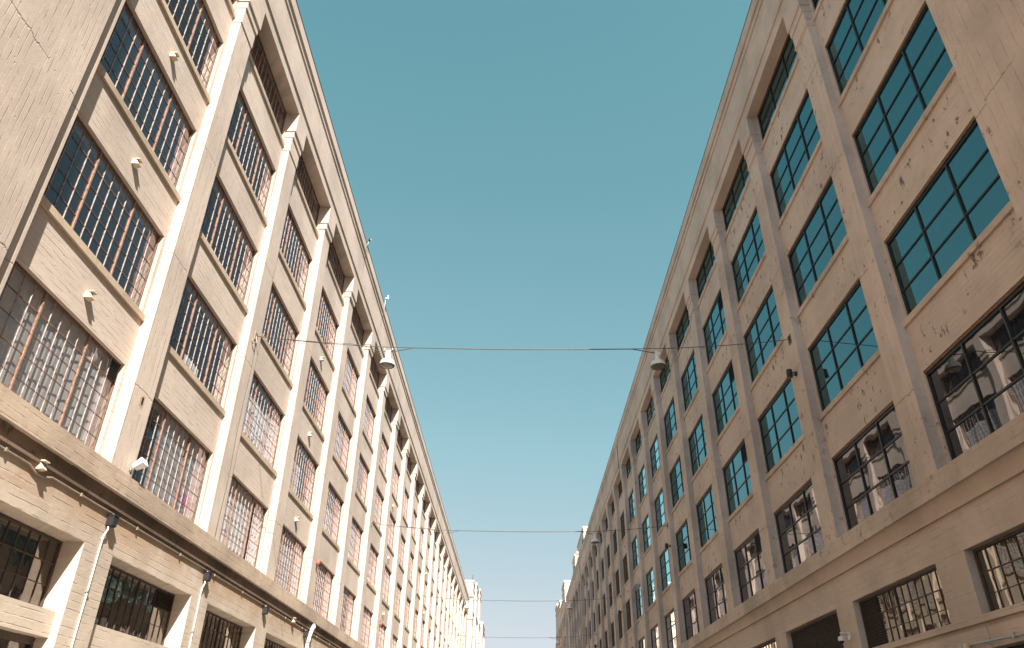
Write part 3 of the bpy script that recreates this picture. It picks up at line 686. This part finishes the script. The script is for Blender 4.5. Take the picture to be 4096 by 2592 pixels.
for y,ls,nm in wires:
    r=put('lamp_wire',None,(-9.33,y,12.87+EYE),label=f'{nm} thin steel lamp wire strung across the street between the factories',cat='wire',group='lamp wires across the street')
    A=Vector((-9.30,y,12.86)); B=Vector((9.56,y,12.84))
    xl,xr=-4.57,4.9
    zc=12.42
    pts=bez(A,(xl-.1,y,zc+.03),.05,12)+bez((xl+.1,y,zc+.03),(xr-.1,y,zc+.03),.05,20)+bez((xr+.1,y,zc+.03),B,.05,12)
    rr=.013 if y<30 else .017
    b=MB(); b.tube(pts,rr,M['wire'],6); put('cable',b.mesh('cable'),(0,0,EYE),r)
    # power cord lashed under the cable between the lamps, dipping to each lamp
    b=MB(); c=[]
    c+= [(xl-1.3,y-.02,zc+.055+.012*0),(xl-.8,y-.02,zc-.02),(xl-.3,y-.02,zc-.16),(xl-.08,y-.02,zc-.19)]
    b.tube([(A.x,y-.02,A.z-.02)]+[tuple(p+Vector((0,-.02,-.012))) for p in bez(A,(xl-1.3,y,zc+.15),.03,8)][1:]+[(xl-.8,y-.02,zc+.03),(xl-.3,y-.02,zc-.14),(xl-.08,y-.02,zc-.16)],.010,M['wire'],6)
    b.tube([(xl+.08,y-.02,zc-.16),(xl+.3,y-.02,zc-.13),(xl+.9,y-.02,zc-.005)]+[(x_,y-.02,zc+.0-.05*(1-((x_-.16)/4)**2)+.005) for x_ in [(-3.3+q*.7) for q in range(11)]]+[(xr-.9,y-.02,zc-.005),(xr-.3,y-.02,zc-.12),(xr-.08,y-.02,zc-.16)],.017,M['wire'],6)
    put('cord',b.mesh('cord'),(0,0,EYE),r)
    for s_,q in ((-1,A),(1,B)):
        b=MB(); xx=-9.36 if s_<0 else 9.62
        b.box(xx,xx-s_*.018,y-.13,y+.13,12.68,13.02,M['dkbar'] if s_>0 else M['conduit']); b.box(xx-s_*.018,xx-s_*.05,y-.03,y+.03,12.78,12.94,M['dkbar'])
        for a_,c_ in ((-.09,-.12),(.09,-.12),(-.09,.12),(.09,.12)): b.box(xx-s_*.018,xx-s_*.04,y+a_-.015,y+a_+.015,12.85+c_-.015,12.85+c_+.015,M['greym'])
        put('anchor_plate',b.mesh('anchor_plate'),(0,0,EYE),r)
    if y<30:
        b=MB(); b.tube([(-9.33,y-.02,12.84),(-9.25,y-.1,12.55),(-9.33,y-.22,12.45),(-9.345,y-.3,12.6)],.02,M['conduit'],6)
        b.tube([(-9.30,y+.05,12.8)]+[(-9.34,y+.1+.05*math.sin(q),12.6-q*.62) for q in range(12)],.009,M['wire'],5); put('feed_cord',b.mesh('feed_cord'),(0,0,EYE),r)
    for x,sd in ls:
        hanglamp(x,y,zc-(.04 if sd=='r' else .06),f"white dome lamp on the {'left' if sd=='l' else 'right'} of the {nm} wire" if len(ls)>1 else 'single white dome lamp on the second wire, near the right facade')

# ------------------------------------------------------------------ fittings on the left facade
def thing(name,loc,label,cat,group=None): return put(name,None,(loc[0],loc[1],loc[2]+EYE),label=label,cat=cat,group=group)
def sub(par,name,b): return put(name,b.mesh(name),(0,0,EYE),par)
r=thing('conduit',(-9.33,30,4.74),'thin painted conduit running along the left wall under the belt course','conduit')
b=MB(); b.tube([(-9.325,3.3,4.745),(-9.325,13.2,4.745),(-9.325,13.5,4.745),(-9.325,13.75,4.66),(-9.325,14.05,4.66),(-9.325,14.3,4.745)]+[(-9.325,14.3+q*6,4.745+.01*math.sin(q)) for q in range(1,22)],.022,M['conduit'],8); sub(r,'pipe',b)
b=MB()
for q in range(50): b.box(-9.29,-9.36,10+q*2.7,10.05+q*2.7,4.71,4.78,M['conduit'])
sub(r,'clip',b)['kind']='stuff'
lab=['black junction light box between the two nearest ground windows on the left wall','second black junction light box along the left wall, on a white conduit','third black junction light box along the left wall','fourth black box along the left wall, beside the white downpipe','fifth black box along the left wall under the belt']
for i,y in enumerate((16.85,22.9,28.85,34.9,41.1)):
    r=thing('light_box',(-9.34,y,4.45),lab[i],'light box','black boxes on piers of the left wall')
    b=MB(); w=.095
    b.box(-9.36,-9.19,y-w,y+w,4.46,4.68,M['blk']); b.box(-9.36,-9.17,y-w-.012,y+w+.012,4.675,4.70,M['blk']); b.box(-9.34,-9.20,y-w+.015,y+w-.015,4.44,4.46,M['blk']); sub(r,'case',b)
    b=MB(); b.tube([(-9.325,y+.02,4.745),(-9.30,y+.02,4.70)],.018,M['greym'],8); sub(r,'nipple',b)
for i,(y,lb) in enumerate(((16.80,'white upright conduit dropping from the nearest black box on the left wall'),(22.85,'white upright conduit dropping from the second black box on the left wall'))):
    r=thing('drop_conduit',(-9.32,y,-1.5),lb,'conduit','white drop conduits on the left wall')
    b=MB(); b.tube([(-9.30,y+.0,4.45),(-9.28,y-.02,4.36),(-9.325,y-.05,4.20),(-9.330,y-.04,4.05),(-9.330,y-.04,1.0),(-9.330,y-.04,-1.5)],.020,M['white'],8); sub(r,'pipe',b)
    b=MB(); b.tube([(-9.330,y-.04,4.18),(-9.330,y-.04,4.11)],.03,M['white'],8); 
    for q in range(3): b.box(-9.30,-9.36,y-.08,y,3.0-q*1.6,3.04-q*1.6,M['greym'])
    sub(r,'coupling',b)
# floodlight on the belt beside pilaster
r=thing('floodlight',(-9.3,17.2,5.75),'small white floodlight on the left belt course beside the second window','floodlight')
b=MB(); y=17.12
vs=[(-9.22,y-.12,5.90),(-9.22,y+.10,5.90),(-9.00,y+.16,6.02),(-9.00,y-.16,6.02),(-9.26,y-.10,6.00),(-9.26,y+.10,6.00),(-9.06,y+.15,6.16),(-9.06,y-.15,6.16)]
b.add(vs,[(0,1,2,3),(7,6,5,4),(0,4,5,1),(2,6,7,3),(1,5,6,2),(0,3,7,4)],M['white']); sub(r,'lamp_head',b)
b=MB(); b.tube([(-9.34,y+.05,5.72),(-9.30,y+.08,5.80),(-9.24,y,5.93)],.022,M['greym'],8); b.tube([(-9.36,y+.05,5.9),(-9.33,y+.05,5.9)],.05,M['greym'],10); sub(r,'bracket',b)
# downpipe
r=thing('downpipe',(-9.2,35.2,-1.5),'fat white downpipe elbowing out from under the left belt course','downpipe')
b=MB(); b.tube([(-9.34,36.0,5.12),(-9.20,35.75,5.05),(-9.16,35.3,4.62),(-9.20,35.2,4.38),(-9.22,35.2,4.2),(-9.22,35.2,-1.5)],.085,M['white'],14); sub(r,'pipe',b)
b=MB(); b.tube([(-9.205,35.2,4.46),(-9.215,35.2,4.25)],.105,M['white'],14); b.tube([(-9.17,35.66,4.98),(-9.165,35.58,4.9)],.10,M['white'],14); sub(r,'collar',b)
# alarm bells
for y,lb in ((35.3,'faded red alarm bell on the left facade above the third ground floor bay'),(53.75,'smaller looking red alarm bell farther along the left facade')):
    r=thing('alarm_bell',(-9.36,y,7.72),lb,'alarm bell','red bells on the left facade')
    b=MB(); b.tube([(-9.36,y,7.72),(-9.28,y,7.72)],.05,M['red'],12); sub(r,'mount',b)
    b=MB(); b.tube([(-9.28,y,7.72),(-9.25,y,7.72),(-9.19,y,7.72),(-9.16,y,7.72)],[.15,.15,.11,.03],M['red'],18); sub(r,'gong',b)
# roof camera and aerial on the left parapet
r=thing('security_camera',(-9.07,35.6,26.5),'dark security camera on a white bracket on the left roof edge','camera')
b=MB(); b.tube([(-9.045,35.6,26.1),(-8.98,35.6,26.40),(-8.92,35.6,26.5)],.018,M['white'],8); b.tube([(-9.04,35.6,26.2),(-9.04,35.6,25.1)],.012,M['dkbar'],6); sub(r,'bracket',b)
b=MB(); b.box(-8.98,-8.83,35.52,35.66,26.53,26.65,M['white']); b.box(-8.97,-8.84,35.49,35.52,26.54,26.64,M['black']); b.box(-8.95,-8.87,35.55,35.62,26.49,26.53,M['black']); sub(r,'housing',b)
r=thing('wireless_antenna',(-9.07,42.4,26.5),'white panel antenna standing on the left roof edge','antenna')
b=MB(); b.tube([(-9.045,42.4,25.9),(-9.00,42.4,26.7)],.016,M['white'],8); b.tube([(-9.04,42.4,26.1),(-9.04,42.4,25.0)],.012,M['dkbar'],6); sub(r,'mast',b)
b=MB(); b.box(-9.02,-8.84,42.3,42.42,26.70,26.75,M['white']); b.box(-8.86,-8.80,42.25,42.45,26.65,26.92,M['white']); sub(r,'panel',b)
# spalled hole in the first pilaster: flat patches, its inner shade painted black
b=MB(); rnd=random.Random(4); cy,cz=16.84,7.56
for (r_,xo,mt_) in ((.13,.004,M['Lsoff']),(.06,.008,M['black'])):
    pts=[]; 
    for q in range(13):
        t=2*math.pi*q/13; k_=rnd.uniform(.65,1.2); pts.append((cy+math.cos(t)*r_*k_,cz+math.sin(t)*r_*k_*1.6))
    vs=[(-9.36+xo,y_,z_) for y_,z_ in pts]+[(-9.37,y_,z_) for y_,z_ in pts]
    b.add(vs,[tuple(range(13))]+[(q,(q+1)%13,13+(q+1)%13,13+q) for q in range(13)],mt_)
put('spalled_patch',b.mesh('spalled_patch'),(0,0,EYE),rootL)
# pink letters behind the second window
r=thing('letter_sign',(-9.83,21.3,6.15),'pink cut-out letters hung low inside the left window','sign')
for i,(ch,yy,zz,rr) in enumerate((('U',20.86,6.30,-.05),('B',21.16,6.17,.02),('T',21.44,6.17,-.04))):
    cu=bpy.data.curves.new('letter','FONT'); cu.body=ch; cu.size=.66; cu.extrude=.006
    tmp=bpy.data.objects.new('tmp',cu); C.objects.link(tmp); me=bpy.data.meshes.new_from_object(tmp); bpy.data.objects.remove(tmp)
    me.materials.clear(); me.materials.append(M['pink'])
    mt=Matrix(((0,0,1,-9.825),(1,0,0,yy),(0,1,0,zz),(0,0,0,1)))@Matrix.Rotation(rr,4,'Z'); me.transform(mt)
    put('letter',me,(0,0,EYE),r)

# ------------------------------------------------------------------ fittings on the right facade
names=['black tube spotlight on the right facade below the nearest wire','second black spotlight along the right facade','third small black spotlight along the right facade','fourth and farthest black spotlight on the right facade']
for i,y in enumerate((23.0,47.2,71.8,95.8)):
    r=thing('spotlight',(9.62,y,11.5),names[i],'spotlight','black spotlights on the right facade')
    b=MB(); b.tube([(9.62,y,11.52),(9.57,y,11.52)],.09,M['blk'],14); b.tube([(9.58,y,11.55),(9.44,y-.02,11.55)],.02,M['blk'],6); b.tube([(9.58,y,11.47),(9.44,y-.02,11.47)],.02,M['blk'],6); sub(r,'bracket',b)
    b=MB(); b.tube([(9.38,y-.03,11.66),(9.38,y-.03,11.64),(9.36,y-.03,11.36)],[.085,.10,.10],M['blk'],18); b.tube([(9.359,y-.03,11.358),(9.3585,y-.03,11.352)],.07,M['lens'],14); sub(r,'barrel',b)
r=thing('floodlight',(9.5,58.9,11.2),'pair of grey floodlights with a short mast on the right facade','floodlight')
b=MB(); b.tube([(9.6,59.2,11.0),(9.3,59.2,11.2),(9.3,59.2,12.0)],.03,M['greym'],8); b.tube([(9.62,59.2,10.6),(9.45,59.0,10.9)],.02,M['greym'],8); sub(r,'mast',b)
b=MB(); 
for dy in (-.5,.25):
    vs=[(9.2,59+dy-.2,11.05),(9.2,59+dy+.2,11.05),(8.85,59+dy+.25,11.2),(8.85,59+dy-.25,11.2),(9.25,59+dy-.2,11.3),(9.25,59+dy+.2,11.3),(8.95,59+dy+.2,11.42),(8.95,59+dy-.2,11.42)]
    b.add(vs,[(0,3,2,1),(4,5,6,7),(0,1,5,4),(2,3,7,6),(1,2,6,5),(0,4,7,3)],M['greym'])
b.tube([(9.3,59.2,11.2),(9.1,58.6,11.2)],.03,M['greym'],6)
sub(r,'lamp_head',b)
r=thing('drain_seam',(9.4,66.3,23.5),'dark rusty drain strip on the right parapet where the mirrored windows end','drain'); b=MB(); b.tube([(9.455,66.3,23.2),(9.42,66.3,23.7),(9.41,66.35,25.6)],.035,M['dkbar'],6); b.box(9.37,9.46,66.22,66.4,25.3,25.55,M['dkbar']); sub(r,'strip',b)
# dome camera
r=thing('security_camera',(9.62,23.1,3.05),'white dome camera on an arm between the right ground windows','camera')
y=23.05
b=MB(); b.box(9.62,9.585,y-.07,y+.07,3.00,3.20,M['white']); b.tube([(9.59,y,3.14),(9.40,y-.02,3.19),(9.36,y-.02,3.17),(9.35,y-.02,3.08)],.028,M['white'],8); sub(r,'arm',b)
b=MB(); b.lathe([(0,.09),(.06,.09),(.085,.06),(.09,0),(.085,-.03)],M['white'],(9.35,y-.02,2.99),20); sub(r,'housing',b)
b=MB(); b.lathe([(.07,0),(.06,-.035),(.035,-.06),(0,-.07)],M['blk'],(9.35,y-.02,2.96),18); sub(r,'dome',b)
# conduit low on the right wall
r=thing('conduit',(9.57,15,2.15),'grey conduit with a pale outlet box low on the right wall','conduit')
b=MB(); b.tube([(9.555,10.8+q*1.0,2.10+.02*math.sin(q*1.3)) for q in range(13)],.022,M['greym'],8); sub(r,'pipe',b)
b=MB(); b.box(9.585,9.50,16.97,17.12,2.06,2.16,M['cream']); b.tube([(9.55,16.98,2.07),(9.55,16.98,1.7)],.018,M['greym'],8); sub(r,'outlet_box',b)
b=MB()
for q in range(6): b.box(9.585,9.52,11.5+q*1.9,11.55+q*1.9,2.05,2.16,M['greym'])
sub(r,'clip',b)['kind']='stuff'
# downpipes and bells along the far right facade
for y,lb in ((114.2,'tall tan downpipe running the full height of the far right facade'),):
    r=thing('downpipe',(9.4,y,-1.5),lb,'downpipe')
    b=MB(); b.tube([(9.2,y,26.4),(9.14,y,26.2),(9.14,y,25.9),(9.45,y,23.3),(9.50,y,-1.5)],.11,FG,10); sub(r,'pipe',b)
    b=MB(); b.tube([(9.12,y,26.9),(9.12,y,26.4)],.16,FG,10)
    for q in range(6): b.tube([(9.48,y,4+q*3.5),(9.48,y,4.25+q*3.5)],.15,FG,10)
    sub(r,'collar',b)
for (y,z),lb in zip(((104.4,20.3),(104.4,12.2)),('upper small red bell high on the far right facade','lower small red bell on the far right facade')):
    r=thing('alarm_bell',(9.62,y,z),lb,'alarm bell','red bells on the far right facade')
    b=MB(); b.tube([(9.62,y,z),(9.5,y,z),(9.42,y,z),(9.36,y,z)],[.06,.22,.2,.08],M['red'],14); sub(r,'gong',b)
# aerials on the far roofs
for x,y,z,lb in ((11.2,113.2,30.25,'thin dark aerial on the right stair block'),(-8.9,151,29.7,'thin dark aerial on the far left building')):
    r=thing('aerial',(x,y,z),lb,'aerial','thin aerials on far roofs')
    b=MB(); b.tube([(x,y,z),(x+.25,y,z+1.2)],.04,M['blk'],6); b.tube([(x+.05,y,z+.5),(x+.35,y,z+.7)],.03,M['blk'],6); sub(r,'mast',b)
